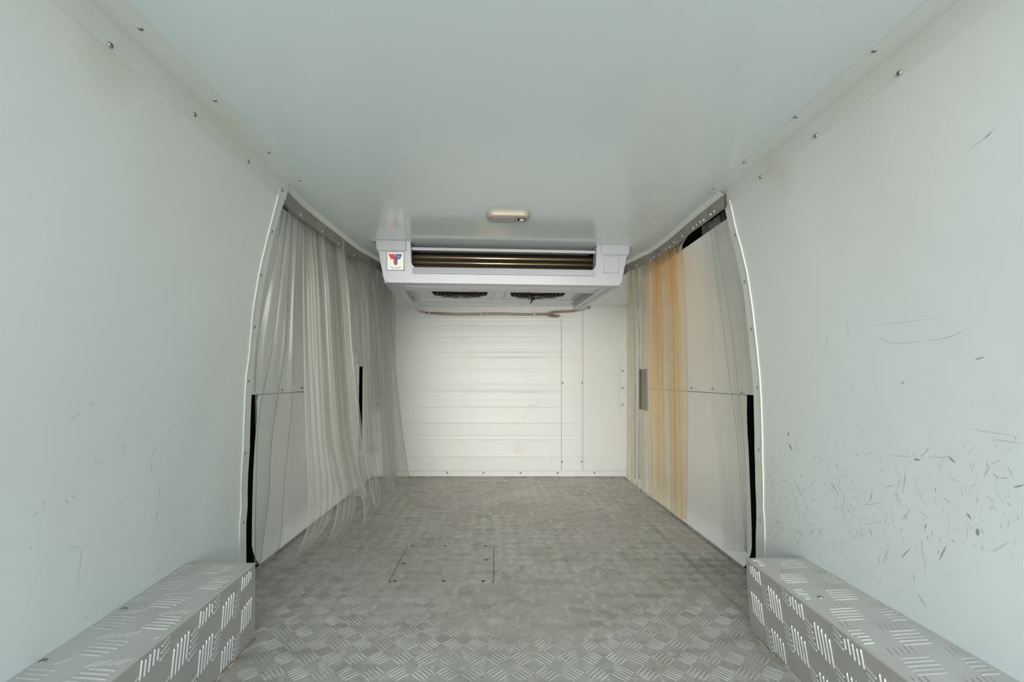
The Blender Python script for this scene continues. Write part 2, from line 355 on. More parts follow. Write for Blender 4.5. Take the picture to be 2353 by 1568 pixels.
# grime lines where floor meets doors
# ------------------------------------------------------------------ wheel arch boxes
def sheet(mb, org, U, V, nrm, u0, u1, v0, v1, h1, h2, inside, tilt=0):
    """long bars across the sheet in fives, short curved bars between the groups"""
    def bar(cu, cv, a, l, bw, h):
        ca, sa = math.cos(a), math.sin(a); l = l/2
        # shorten to what fits on the plate
        lo = [t for t in (-1,-.75,-.5,-.25,0,.25,.5,.75,1) if inside(cu+ca*t*l, cv+sa*t*l)]
        if len(lo) < 3: return
        c = (lo[0]+lo[-1])/2*l; cu += ca*c; cv += sa*c; l = (lo[-1]-lo[0])/2*l; w_ = bw/2
        def pt(t, q, z): return org+U*(cu+ca*t-sa*q)+V*(cv+sa*t+ca*q)+nrm*z
        mb.add([pt(-l,0,0), pt(-l*.82,w_*.85,0), pt(0,w_,0), pt(l*.82,w_*.85,0), pt(l,0,0), pt(l*.82,-w_*.85,0), pt(0,-w_,0), pt(-l*.82,-w_*.85,0),
                pt(-l*.85,0,h*.8), pt(0,0,h), pt(l*.85,0,h*.8)], [(0,8,1),(1,8,9,2),(2,9,10,3),(3,10,4),(4,10,5),(5,10,9,6),(6,9,8,7),(7,8,0)])
    for i in range(int((u1-u0)/.09)+2):
        for j in range(int((v1-v0)/.112)+2):
            cu, cv = u1-.045-i*.09, v0+j*.112+(i % 2)*.056
            for k in range(5):
                o_ = (k-2)*.0115; bar(cu+o_, cv+o_*.25, math.pi/2+tilt, .070*(1-.05*abs(k-2)), .0038, h1*random.uniform(.85,1.1))
            for k in range(5):
                bar(cu+.045+(k-2)*.002, cv+(k-2)*.0125, tilt*1.5+.5, .030, .0044, h2*random.uniform(.6,.9))
def wheel_box(s, label):
    D = DD[s]+.012; zt = ZB; root = thing('wheel_arch_box', label, 'wheel box', (s*.77, .8, 0))
    o = V3((s*.77, .8, 0))
    if s < 0: ti = [(-.676, D), (-.642, .30)]; bi = [(-.678, D), (-.668, .30)]
    else:     ti = [(.7195, D), (.692, .30)]; bi = [(.735, D), (.735, .30)]
    def xo(y): return wall_x(s, y, ZB)
    # side plate
    fx = lambda y, z: lerp(lerp(bi[1][0], bi[0][0], (y-.3)/(D-.3)), lerp(ti[1][0], ti[0][0], (y-.3)/(D-.3)), z/zt)
    gr = lambda d: [[V3((fx(y, z)+s*d, y, z))-o for y in [lerp(.3, D, i/16) for i in range(17)]] for z in [zt*j/6 for j in range(7)]]
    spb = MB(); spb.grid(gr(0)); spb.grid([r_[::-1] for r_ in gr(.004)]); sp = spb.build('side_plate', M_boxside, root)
    n = 24; ys = [lerp(.30, DD[s]-.0135, i/n) for i in range(n+1)]
    top = MB(); rows = []
    for z in (zt+.0015, zt-.004):
        rows.append(([V3((lerp(ti[1][0], ti[0][0], (y-.30)/(D-.30)), y, z))-o for y in ys]+[V3((ti[0][0], D, z))-o],
                     [V3((xo(y)+s*.004, y, z))-o for y in ys]+[V3((XB[s]*s, D, z))-o]))
    top.grid([rows[0][0], rows[0][1], rows[1][1], rows[1][0], rows[0][0]])
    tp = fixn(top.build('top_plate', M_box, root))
    e2 = MB().hexa([p-o for p in (V3((bi[0][0], D-.002, 0)), V3((s*.90, D-.002, 0)), V3((s*.90, D-.002, zt)), V3((ti[0][0], D-.002, zt)))],
                   [p-o for p in (V3((bi[0][0], D+.002, 0)), V3((s*.90, D+.002, 0)), V3((s*.90, D+.002, zt)), V3((ti[0][0], D+.002, zt)))])
    fixn(e2.build('end_plate', M_box, root))
    # bars on side (y, z plane) and top
    sb = MB(); U = V3((0,1,0)); 
    pass
    sheet(sb, V3((0,0,0)), V3((0,1,0)), V3((0,0,1)), V3((0,0,0)), .32, D, -.02, zt+.05, 1, 1, lambda u, v: .32 < u < D-.012 and .006 < v < zt-.005, -.10)
    # lift them onto the leaning plate
    vv = []
    for i, p in enumerate(sb.v):
        h = .0026 if i % 11 >= 8 else .0003
        vv.append(tuple(V3((fx(p[1], p[2])-s*h, p[1], p[2]))-o))
    sb.v = vv; q = sb.build('tread_bars', M_boxbar, sp); q['kind'] = 'stuff'; q.data.polygons.foreach_set('use_smooth', [False]*len(q.data.polygons))
    tb = MB()
    def ins(x, y):
        if not (.32 < y < D-.01): return False
        xi = lerp(ti[1][0], ti[0][0], (y-.3)/(D-.3)); return abs(xi)+.006 < abs(x) < abs(xo(y))-.004 and x*s > 0
    sheet(tb, -o+V3((0,0,zt+.0015)), V3((0,1,0)), V3((1,0,0)), V3((0,0,1)), .30, D, .60 if s > 0 else -.98, .98 if s > 0 else -.60, .0020, .0024, lambda y, x: ins(x, y), -.10*s)
    q = tb.build('tread_bars', M_bar, tp); q['kind'] = 'stuff'
    # folded ragged rim, sealant at foot
    pts = []
    for i in range(60):
        y = lerp(.30, D, i/59); pts.append(V3((lerp(ti[1][0], ti[0][0], i/59), y, zt+.0005+random.uniform(-.0008,.0008)))-o)
    MB().tube(pts, .0026, 6).build('folded_edge', M_box, sp, smooth=True)
    pts = [V3((lerp(bi[1][0], bi[0][0], i/50)-s*.0025+random.uniform(-.0008,.0008), lerp(.30, D, i/50), .002))-o for i in range(51)]
    MB().tube(pts, [random.uniform(.002,.0042) for _ in pts], 6).build('sealant_bead', M_seal, sp, smooth=True)
    for px, py in (((285,1402),(100,1522)) if s < 0 else ((1885,1375),)):
        q = P(px, py, (H-zt)*F/(py-CY)); q.z = zt+.0015; fastener(q-o, (0,0,1), .007, tp)
    return root
wheel_box(-1, 'bright checker plate wheel arch box against the left wall, foreground')
wheel_box(1, 'bright checker plate wheel arch box against the scuffed right wall, foreground')

# ------------------------------------------------------------------ trims
def angle_trim(s, name, xf, xi, zlow, Yend_c, Yend_w, scr_c, scr_w):
    t = .0022; b = MB()
    b.hexa([(xi, Y0, ZC-t), (xf, Y0, ZC-t), (xf, Y0, ZC), (xi, Y0, ZC)], [(xi-(-s)*.0, Yend_c, ZC-t), (xf, Yend_w, ZC-t), (xf, Yend_w, ZC), (xi, Yend_c, ZC)])
    b.hexa([(xf, Y0, ZC), (xf+s*t, Y0, ZC), (xf+s*(t+.003), Y0, zlow), (xf+s*.003, Y0, zlow)],
           [(xf, Yend_w+.005, ZC), (xf+s*t, Yend_w+.005, ZC), (xf+s*(t+.003), Yend_w-.008, zlow), (xf+s*.003, Yend_w-.008, zlow)])
    o = structure(fixn(b.build(name, M_trim)))
    for px, py in scr_c:
        q = PZ(px, py, ZC-t); fastener(q, (0,0,-1), .0042, o)
    for px, py in scr_w:
        x = xf+s*.002; Y = x*F/(px-CX); q = P(px, py, Y); q.x = x-s*.0005; fastener(q, (-s,0,0), .0045, o)
    return o
angle_trim(-1, 'trim_1', -.574, -.528, H+.4935, 1.275, 1.262, [(323,66),(494,231),(618,350),(688,415)], [(254,104),(447,263),(570,371),(648,437)])
angle_trim(1, 'trim_2', .657, .613, H+.4945, 1.31, 1.325, [(2009,117),(1829,269),(1711,373),(1641,433)], [(2066,168),(1874,312),(1748,407),(1672,466)])

def end_trim(s, name, screws):
    zs = [0]+[lerp(ZB-.02, ZT+.008, i/50) for i in range(51)]
    rows = [[] for _ in range(7)]
    for z in zs:
        zz = max(z, ZB-.02); ya, yb = interp(PE[s], zz)-.002+random.uniform(-.0006,.0006), interp(PI_[s], zz)
        for k, (y, d) in enumerate(((ya, .001), (ya, -.0036), (ya+.003, -.0036), (ya+.004, -.002), (yb, -.002), (yb, .012), (ya, .012))):
            rows[k].append((wall_x(s, min(y, 1.75), zz)+s*d, y, z))
    o = structure(fixn(MB().grid(rows).build(name, M_edge)))
    for px, py in screws:
        z, y = ray_wall(s, px, py); fastener((wall_x(s, y, z)-s*.0022, y, z), (-s,0,0), .0046, o)
end_trim(-1, 'trim_3', [(623,532),(598,632),(583,752),(569,876),(562,1042),(558,1201)])
end_trim(1, 'trim_4', [(1692,540),(1714,647),(1729,756),(1743,891),(1746,1034),(1749,1196)])

# ------------------------------------------------------------------ back wall (bulkhead)
YB = 3.40
def bx(px): return (px-CX)/F*YB
def bz(py): return H+(CY-py)/F*YB
wb = structure(MB().box(-1.12, 1.12, YB+.004, YB+.03, 0, ZC+.02).build('wall_back', M_back))
ribs = [(697,.9),(733,.7),(746,-1),(772,-.7),(784,-.9),(801,-.5),(809,-.9),(821,-1),(847,-.7),(859,.3),(884,-.8),(897,1),(902,-.7),(921,-.4),(935,1),(972,1),(1003,-.6),(1010,.9),(1049,1)]
def ribbed(x0, x1, k, z0=0.0, nm='ribbed_panel', y=YB):
    """pressed sheet with stepped ribs: sum of small smooth steps"""
    zs = set([z0, ZC+.01])
    for py, a in ribs:
        c = bz(py)
        for d in (-.012,-.006,-.003,0,.003,.006,.012): zs.add(c+d)
    zs = sorted(zs); nxs = [lerp(x0, x1, i/24) for i in range(25)]
    def prof_(z, x):
        y_ = 0
        for py, a in ribs:
            d = (z-bz(py))
            fade = 1 if a > 0 else max(.25, min(1, (x-(-.60))/.25))
            y_ += k*a*.0020*math.exp(-(d/.0045)**2)*fade
            y_ += k*.0009*(abs(a))*math.tanh(d/.004)*math.exp(-(d/.02)**2)*fade
        return y-y_+.0015*noise.noise(V3((x*3, z*6, 0)))
    b = MB(); b.grid([[(x, prof_(z, x), z) for x in nxs] for z in zs])
    b.box(x0, x1, y+.002, y+.004, z0, ZC+.01)
    return b.build(nm, M_back, wb, smooth=True)
ribbed(-1.1, bx(1289.4), 1.0)
pn = ribbed(bx(1290.4), bx(1338.6), .7, nm='narrow_panel', y=YB-.002)
ribbed(bx(1339.6), 1.1, .12, nm='plain_panel')
for px, py in ((1294,703),(1336.5,703),(1293,880),(1337,880),(1291.5,1061),(1336,1061)): fastener((bx(px), YB-.0035, bz(py)), (0,-1,0), .0075, pn)
jt = MB(); jt.box(bx(1289.3), bx(1290.5), YB-.001, YB+.001, bz(1082), bz(724)); jt.box(bx(1338.5), bx(1339.7), YB-.001, YB+.001, bz(1082), bz(700))
jt.build('panel_joint', M_cove, wb)
kb = MB().box(bx(900), bx(1452), YB-.012, YB-.002, .008, bz(1082)).build('baseboard_back', M_back, bevel=.002); structure(kb)
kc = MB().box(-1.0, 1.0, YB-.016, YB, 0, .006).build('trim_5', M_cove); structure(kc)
for px in (1028,1111,1196,1281,1365): fastener((bx(px), YB-.012, bz(1086)), (0,-1,0), .0085, kb)
for s, x0, x1 in ((-1, 846, 875), (1, 1424, 1447)):
    pl = MB().box(bx(x0), bx(x1), YB-.008, YB-.003, bz(945), bz(838)).build('corner_plate', M_grey if s < 0 else M_back, wb, bevel=.001)
    for py in (853, 892, 930): fastener((bx(x0+6 if s > 0 else x1-6), YB-.008, bz(py)), (0,-1,0), .008, pl)
# scratches on the bulkhead
sc = MB()
def scratch(mb, a, b_, w_, bend=0, nrm=V3((0,-1,0))):
    a, b_ = V3(a), V3(b_); d = (b_-a); n_ = d.cross(nrm).normalized(); rows = [[], []]
    for i in range(7):
        t = i/6; c = a+d*t+n_*bend*math.sin(t*math.pi); ww = w_*math.sin(math.pi*min(1, max(.06, t*.9+.05)))/2
        rows[0].append(c+n_*ww); rows[1].append(c-n_*ww)
    mb.grid(rows)
for x0, y0, x1, y1, bd in ((1212,932,1240,920,.02),(1198,965,1212,948,.01),(1188,973,1193,969,0),(1262,1069,1272,1049,0),(1058,780,1062,776,.02)):
    scratch(sc, (bx(x0), YB-.006, bz(y0)), (bx(x1), YB-.006, bz(y1)), .0035, bd)
q = sc.build('scratches', mat('scratch_grey', (.48,.48,.44), .5), wb); q['kind'] = 'stuff'

# ------------------------------------------------------------------ side doors
DXB = {-1: .953, 1: .985}; DXT = {-1: .655, 1: .700}; DZT = {-1: H+.525, 1: H+.487}
def door_x(s, z, Y=1.5):
    t = max(0, (z-.42)/(DZT[s]-.42)); x = DXB[s]-(DXB[s]-DXT[s])*t**2.0*(1-.93*sm((Y-2.1)/.95))
    if z < .09: x -= .035*(1-z/.09)**2
    return s*x
EDR = [(1733,912),(1727,935),(1722.5,965),(1720,1000),(1720.5,1040),(1722,1080),(1725,1150),(1727,1210),(1728,1283),(1728.5,1330)]
EDL = [(577,925),(581,940),(584.5,962),(585.5,1000),(584,1050),(582,1085),(580,1150),(579,1210),(578.5,1295),(578,1340)]
for s, nm, ed in ((-1, 'door_1', EDL), (1, 'door_2', ER and EDR)):
    # door root: the lower lining
    zsm = H-.060
    edge = sorted((H+(CY-py)/F*(DXB[s]*F/abs(px-CX)), DXB[s]*F/abs(px-CX)) for px, py in ed)
    Yf = 3.17 if s < 0 else 3.12
    def panel(z0, z1, y0f, y1, name, parent, nz=26, ny=30, off=0):
        zs = [lerp(z0, z1, i/nz) for i in range(nz+1)]
        rows = [[(door_x(s, z, lerp(y0f(z), y1, j/ny))+s*off, lerp(y0f(z), y1, j/ny), z) for j in range(ny+1)] for z in zs]
        b = MB(); b.grid(rows); n = len(b.v); f0 = list(b.f); m = ny+1; R_ = nz+1
        b.add([(p[0]+s*.02, p[1], p[2]) for r in rows for p in r], [f[::-1] for f in f0])
        ring = [j for j in range(m)]+[i*m+m-1 for i in range(1, R_)]+[(R_-1)*m+j for j in range(m-2, -1, -1)]+[i*m for i in range(R_-2, 0, -1)]
        for a, c in zip(ring, ring[1:]+ring[:1]): b.f.append((a, c, c+n, a+n))
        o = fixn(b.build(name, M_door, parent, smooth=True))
        o.data.materials.append(M_black)
        for p in o.data.polygons[-len(ring):]: p.material_index = 1
        o.data.set_sharp_from_angle(angle=math.radians(40))
        return o
    low = panel(.003, zsm-.0012, lambda z: interp(edge, z), Yf, nm, None); structure(low)
    up = panel(zsm+.0012, DZT[s], lambda z: DD[s]+.06, Yf, 'upper_panel', low)
    # black rubber seal seen in the gap
    se = MB(); zs = [lerp(.0, zsm, i/20) for i in range(21)]
    se.grid([[(door_x(s, z)+s*.024, y, z) for y in (DD[s]+.06, 1.9)] for z in zs]); se.grid([[(door_x(s, z, y)+s*.024, y, z) for y in (Yf-.1, YB)] for z in [lerp(0, H+.45, i/30) for i in range(31)]])
    se.build('rubber_seal', M_black, low)
    # front door post behind the seal, white apart from the open slot
    po = MB(); zs = [lerp(.0, H+.5, i/24) for i in range(25)]
    y0 = Yf+(.07 if s < 0 else .035)
    zs = [0, H-.50, H-.499, H+.089, H+.09]+[lerp(H+.09, ZC-.001, i/24) for i in range(1, 25)] if s < 0 else [lerp(0, ZC-.001, i/30) for i in range(31)]
    gap0 = lambda z: (y0 if H-.4995 < z < H+.0895 else Yf-.004) if s < 0 else Yf-.004
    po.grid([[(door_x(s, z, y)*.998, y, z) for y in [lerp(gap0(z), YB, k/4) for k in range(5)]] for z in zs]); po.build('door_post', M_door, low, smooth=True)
    for px, py in (((632,896),(679,892)) if s < 0 else ((1605,892),(1655,894),(1722,903))):
        Y = DXB[s]*F/abs(px-CX); q = P(px, py, Y); q.x = door_x(s, q.z)-s*.002; fastener(q, (-s,0,0), .006, up)
    MB().tube([(door_x(s, .004)-s*.004, y, .003) for y in [lerp(DD[s]+.05, YB-.02, i/20) for i in range(21)]], .006, 8).build('sill_sealant', M_cove, low, smooth=True)
    # header cavity strip above the door
    MB().box(min(s*(DXT[s]-.0), s*.95), max(s*DXT[s], s*.95), DD[s]+.05, 1.80 if s > 0 else 1.45, DZT[s]+.035, DZT[s]+.045).build('header', M_black, low)
    hb = MB(); ysb = [lerp(1.80 if s > 0 else 1.45, YB, i/20) for i in range(21)]
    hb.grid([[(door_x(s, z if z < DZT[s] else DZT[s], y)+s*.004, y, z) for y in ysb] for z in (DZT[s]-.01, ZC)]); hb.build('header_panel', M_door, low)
# dark latch cut-out on the right door
lt = MB(); 
for a, b_ in ((1470, 1490),):
    Y1 = .985*F/(a-CX); Y0_ = .985*F/(b_-CX); 
    zz = [lerp(bz(943)+.025, bz(842)-.03, i/8) for i in range(9)]
    lt.grid([[(door_x(1, z, y)-.003, y, z) for y in (Y0_, Y0_+.02, Y1)] for z in zz])
lo = lt.build('latch_recess', M_black, bpy.data.objects['door_2'])

# ------------------------------------------------------------------ curtain rails and strips
M_ceiltrim = M_trim
RL = [(1.268,-.588),(1.42,-.592),(1.6,-.582),(1.85,-.568),(2.06,-.527),(2.45,-.527)]
RR = [(1.305,.652),(1.45,.650),(1.56,.651),(1.75,.655),(1.9,.648),(2.1,.600),(2.25,.598)]
def rail(root, pts, s, zlo, zhi):
    rows = [[], [], [], [], [], []]; n = 60
    for i in range(n+1):
        Y = lerp(pts[0][0], pts[-1][0], i/n); x = interp(pts, Y)+.0015*noise.noise(V3((Y*9, s*5, 0)))
        zl = zlo+.003*noise.noise(V3((Y*7, s, 4)))*(2 if s > 0 else .6)
        for k, (dx, z) in enumerate(((0, zhi), (0.0015*s, (zlo+zhi)/2), (0, zl), (s*.004, zl), (s*.004, zhi), (0, zhi))): rows[k].append((x+dx, Y, z))
    o = fixn(MB().grid(rows).build('hanging_rail', M_rail, root)); return o
cl = thing('strip_curtain', 'grey see-through ribbed strip curtain across the left door opening', 'strip curtain')
crt = thing('strip_curtain', 'yellowed see-through strip curtain across the right door opening', 'strip curtain')
ZR = H+.4915; ZRH = H+.530
railL = rail(cl, RL, -1, ZR, ZRH); railR = rail(crt, RR, 1, ZR-.002, ZRH)
for px, py in ((695,493.5),(741,532),(780.5,560),(813.5,587),(850.5,606)):
    Y = .4975*F/(CY-py); fastener((interp(RL, Y)+.001, Y, H+(CY-py)/F*Y), (1,0,-.1), .0034, railL, riv_me, 'rivet')
for px, py in ((1640,486),(1617,506),(1591,524),(1568,543),(1547,557),(1534,568),(1510,586),(1498,591),(1492,597),(1464,610),(1457,613),(1445,620),(1623,493),(1600,510),(1577,517),(1527,573)):
    Y = (.50+random.uniform(-.003,.003))*F/(CY-py); fastener((interp(RR, Y)-.001, Y, H+(CY-py)/F*Y), (-1,0,-.1), random.uniform(.0028,.0042), railR, riv_me, 'rivet')
# pale flange of each header under the ceiling
for s, pts, nm in ((-1, RL, 'trim_6'), (1, RR, 'trim_7')):
    n = 30; a = []; b2 = []
    for i in range(n+1):
        Y = lerp(pts[0][0], pts[-1][0], i/n); x = interp(pts, Y); a.append((x-s*.016, Y)); b2.append((x-s*.0005, Y))
    b = MB(); b.grid([[(x, y, ZC-.0005) for x, y in a], [(x, y, ZC-.003) for x, y in a], [(x, y, ZRH-.001) for x, y in b2], [(x+s*.02, y, ZRH-.001) for x, y in b2], [(x+s*.02, y, ZC) for x, y in b2]])
    structure(fixn(b.build(nm, M_trim)))

def resample(pl, n):
    ys = [p[1] for p in pl]; o = []
    for i in range(n+1):
        y = lerp(ys[0], ys[-1], i/n)
        for (xa, ya), (xb, yb) in zip(pl, pl[1:]):
            if (ya <= y <= yb) or (yb <= y <= ya):
                t = (y-ya)/(yb-ya) if yb != ya else 0; o.append((lerp(xa, xb, t), y)); break
        else: o.append(pl[-1])
    # soften kinks
    for _ in range(2): o = [o[0]]+[((o[i-1][0]+2*o[i][0]+o[i+1][0])/4, o[i][1]) for i in range(1, len(o)-1)]+[o[-1]]
    return o
def strip(root, L_, R_, m, dY=.10, ribs_n=6, amp=.0025, off=0, edge=None, n=46, YT=None):
    if root is cl: off += .035
    a = resample(L_, n); b2 = resample(R_, n); M_ = ribs_n*6
    ya = YT[0] if YT else .4975*F/(CY-a[0][1]); yb = YT[1] if YT else .4975*F/(CY-b2[0][1])
    rows = []; ph = random.uniform(0, 6)
    for i in range(n+1):
        t = i/n; A = P(*a[i], ya+off+dY*t*t); B = P(*b2[i], yb+off+dY*t*t); d = B-A; nn = V3((d.y, -d.x, 0))
        nn = nn.normalized() if nn.length > 1e-5 else V3((0,-1,0)); r = []
        for j in range(M_+1):
            u = j/M_; w_ = math.sin(u*ribs_n*2*math.pi+ph)*amp*(.7+.3*math.sin(3*u+ph+2*t))+.006*math.sin(u*3.1+ph+t*2.2)
            r.append(A+d*u+nn*w_)
        rows.append(r)
    return MB().grid(rows).build('strip', m, root, smooth=True), rows
def rod(root, pl, Y0_, dY, r=.0016, m=None, st=None, name='strip_edge'):
    a = resample(pl, 40); 
    MB().tube([P(*p, Y0_+dY*(i/40)**2-.002) for i, p in enumerate(a)], r, 5).build(name, m or M_edgeln, st, smooth=True)

up = lambda p: [(p[0][0]+1, p[0][1]-10)]+p
# left: two wide clear strips next to the pillar
L1 = [(650,484),(634,580),(612,690),(590,800),(586,900),(587,1000),(585,1100),(582,1200),(581,1300)]
L2 = [(660,492),(648,600),(636,710),(626,800),(603,909),(592,986),(590,1060),(588,1150),(586,1300)]
L3 = [(672,496),(664,620),(660,720),(656,800),(640,900),(625,999),(620,1065),(618,1148),(606,1231),(598,1296)]
L4 = [(686,504),(680,620),(677,720),(676,800),(673,909),(661,1032),(653,1099),(650,1170),(646,1250),(630,1292)]
s1, _ = strip(cl, up(L1), up(L3), M_clear, .27, 2, .002, off=-.01); s2, _ = strip(cl, up(L2), up(L4), M_clear, .27, 3, .002, off=.0)
rod(cl, L1[:5], 1.35, .12, .0009, st=s1); rod(cl, L2, 1.385, .30, .0012, st=s2); rod(cl, L3, 1.40, .28, .0012, st=s1); rod(cl, L4, 1.44, .30, .0008, st=s2)
# dense gathered strips that sweep over the floor
G1 = [(697,510),(697,650),(699,800),(702.6,966),(709,1099),(711,1198),(696,1254),(675,1288)]
G1r = [(722,525),(732,650),(739,800),(746,920),(752,1015),(769,1115),(765,1181),(739,1228),(690,1280)]
G2 = [(720,524),(731,650),(739,800),(746,920),(752,1015),(772,1108),(779,1142),(772,1198),(756,1242)]
G2r = [(760,553),(772,650),(780,800),(788,920),(795.5,1015),(809,1099),(819,1152),(812,1195),(778,1234)]
G3 = [(756,551),(768,650),(780,800),(788,920),(796,1015),(815,1112),(836,1145),(839,1170),(836,1203)]
G3r = [(790,576),(803,660),(812,800),(825,933),(838,1045),(848,1099),(850,1140),(848,1165),(840,1200)]
G4 = [(812,593),(832,700),(838,850),(842,960),(846,1045),(848,1099),(853,1148),(864,1167)]
G4r = [(826,600),(846,700),(850,850),(852,960),(858,1040),(871,1095),(875,1132),(869,1166)]
for (a, b2, k) in ((G1,G1r,4),(G2,G2r,4),(G3,G3r,4),(G4,G4r,2)): strip(cl, up(a), up(b2), M_milky, .20, k, .0028, off=.055)
mid = lambda p, q, t, dx=0: [(lerp(interp(sorted((y, x) for x, y in p), y_), interp(sorted((y, x) for x, y in q), y_), t)+dx, y_) for y_ in [lerp(p[0][1], min(p[-1][1], q[-1][1]), i/12) for i in range(13)]]
def cut(pl, yend): return [p for p in pl if p[1] < yend]+[(interp(sorted((y, x) for x, y in pl), yend), yend)]
M_pale = plastic('pale_pvc_edge', (.97,.97,.95), .6, (.86,.86,.80))
for a, st_ in zip((G1, G1r, G2, G2r, G3, G3r, G4, G4r), [c for c in cl.children if c.name.startswith('strip')][2:6]*2):
    rod(cl, a, .4975*F/(CY-a[0][1])+.05, .20, .0011, m=M_pale, st=st_)
# second layer: shorter strips in front, ending half way down the sweep
strip(cl, cut(mid(G1,G1r,.1), 1122), cut(mid(G1,G1r,.75), 1122), M_milky, .14, 2, .0025, off=.045)
strip(cl, cut(mid(G2,G2r,-.2), 1140), cut(mid(G2,G2r,.6), 1140), M_milky, .15, 2, .0025, off=.048)
strip(cl, cut(mid(G2,G2r,.5), 1141), cut(mid(G3,G3r,.45), 1141), M_milky, .15, 3, .003, off=.05)
strip(cl, cut(mid(G3,G3r,.05), 1142), cut(mid(G3,G3r,.65), 1142), M_milky, .15, 2, .004, off=.048)
strip(cl, cut(mid(G3,G3r,.45), 1045), cut(mid(G3,G3r,.98), 1045), M_milky, .12, 3, .003, off=.045)
G5 = [(784,566),(800,660),(812,800),(822,840)]; G5r = [(822,594),(836,690),(842,800),(843,850)]
strip(cl, G5, G5r, M_milky, .12, 4, .0035, off=.05)
strip(cl, [(806,582),(824,680),(840,860),(846,1040)], [(838,600),(852,700),(858,860),(866,1046)], M_milky, .12, 3, .0035, off=.06)
strip(cl, [(828,596),(842,690),(850,800),(852,930)], [(858,612),(866,690),(872,800),(876,930)], M_milky, .1, 3, .0035, off=.05)
# far strips next to the bulkhead
def farS(x0, x1, xb0, xb1, y0, y1, m=M_clear, yb=1122, k=3, bell=6):
    a = [(x0, y0), (lerp(x0, xb0, .30)-bell, lerp(y0, yb, .4)), (lerp(x0, xb0, .62)-bell*.5, lerp(y0, yb, .7)), (xb0, yb)]
    b2 = [(x1, y1), (lerp(x1, xb1, .30)-bell, lerp(y1, yb, .4)), (lerp(x1, xb1, .62)-bell*.5, lerp(y1, yb, .7)), (xb1, yb)]
    strip(cl, a, b2, m, .08, k, .003, off=.02)
farS(842,866, 872,892, 605,620, M_clear, 1100); farS(858,878, 884,906, 614,628, M_milky, 1118); farS(866,893, 888,922, 622,650, M_clear, 1112); farS(876,907, 905,944, 628,660, M_clear, 1128); farS(870,900, 880,915, 628,655, M_milky, 1116, 4, 4)
farS(884,907, 915,944, 636,660, M_clear, 1118, 3, 6)
fs = [c for c in cl.children if c.name.startswith('strip')]
for k_, pl in enumerate(([(907,650),(906,760),(904,830),(918,960),(934,1060),(944,1122)], [(884,640),(896,720),(904,800),(905,850)], [(876,640),(884,800),(886,950),(900,1080),(905,1110)], [(852,640),(848,720),(846,850),(848,935),(858,1040),(874,1110)])):
    rod(cl, pl, 2.22-.03*k_, .06, .0013, st=fs[-1-k_])
farS(840,868, 870,884, 603,620, M_milky, 905, 3, 2)

# right: clear strip by the pillar, then the yellowed bunch
A1 = [(1615,519),(1617,650),(1622,800),(1630,900),(1640,1000),(1650,1100),(1656,1200),(1658,1264)]
A2 = [(1650,492),(1680,650),(1700,800),(1707,900),(1708,1000),(1710,1100),(1713,1200),(1715,1270)]
s3, _ = strip(crt, A1, A2, M_clear, .22, 3, .0025, YT=(1.46,1.36))
A3 = [(1630,509),(1648,650),(1668,800),(1680,900),(1694,1000),(1702,1100),(1708,1200),(1712,1268)]
s4, _ = strip(crt, A3, [(1666,480),(1698,650),(1716,800),(1716,900),(1714,1000),(1716,1100),(1720,1200),(1722,1272)], M_clear, .22, 2, .002, YT=(1.42,1.345), off=.015)
rod(crt, A3, 1.41, .22, .0008, st=s3, m=M_edgeln)
rod(crt, [(1640,502),(1664,650),(1686,800),(1697,900),(1708,1000),(1714,1100),(1715,1200),(1716,1270)], 1.39, .22, .0007, st=s4)
def yl(x0, x1, xb0, xb1, m, k=3, bulge=0, yend=None, off=0):
    ry = lambda x: interp([(1437,629),(1502,601),(1553,563),(1578,542),(1614,519)], x)
    by = lambda x: (yend or interp([(1436,1105),(1470,1128),(1520,1160),(1545,1178),(1578,1200)], x))
    mk = lambda t, b_: [(t, ry(t)), (lerp(t, b_, .25)+bulge, lerp(ry(t), by(b_), .25)), (lerp(t, b_, .6)+bulge*.8, lerp(ry(t), by(b_), .6)), (b_, by(b_))]
    strip(crt, mk(x0, xb0), mk(x1, xb1), m, .10, k, .0032, off=off+.015)
yl(1522,1556, 1540,1578, M_amber, 3, 5); yl(1540,1566, 1552,1577, M_amber, 2, 7, off=.02); yl(1504,1540, 1520,1556, M_amber, 3, 2)
yl(1500,1522, 1500,1524, M_amber, 2, 0, off=.012); yl(1486,1510, 1490,1514, M_amber, 3, 0); yl(1470,1492, 1474,1500, M_milky, 3); yl(1456,1478, 1462,1484, M_amber, 3, off=.01)
yl(1444,1466, 1448,1470, M_milky, 4); yl(1438,1452, 1438,1456, M_amber, 3); yl(1438,1446, 1436,1448, M_clear, 2)
for x0, xb in ((1450,1455),(1463,1464)): 
    pl = [(x0, 618),(x0+6, 760),(xb+4, 900),(xb+4,1100)]
    rod(crt, pl, 2.05, .1, .0014, m=M_edgeln, st=[c for c in crt.children if c.name.startswith('strip')][-2])
# torn stub hanging from the rail over the door gap
strip(crt, [(1556,560),(1552,572),(1556,585)], [(1580,542),(1572,560),(1570,575)], M_milky, .0, 3, .004, n=8)

# ------------------------------------------------------------------ cooling unit under the ceiling
AY = math.atan2(.069, 1.025)
ac = thing('cooling_unit', 'white evaporator cooling unit mounted under the ceiling, with open finned intake', 'cooling unit', (.035, 1.806, ZC), AY)
def lb(): return MB()
def arc(cx, cy, r, a0, a1, n=6): return [(cx+r*math.cos(math.radians(lerp(a0, a1, i/n))), cy+r*math.sin(math.radians(lerp(a0, a1, i/n)))) for i in range(n+1)]
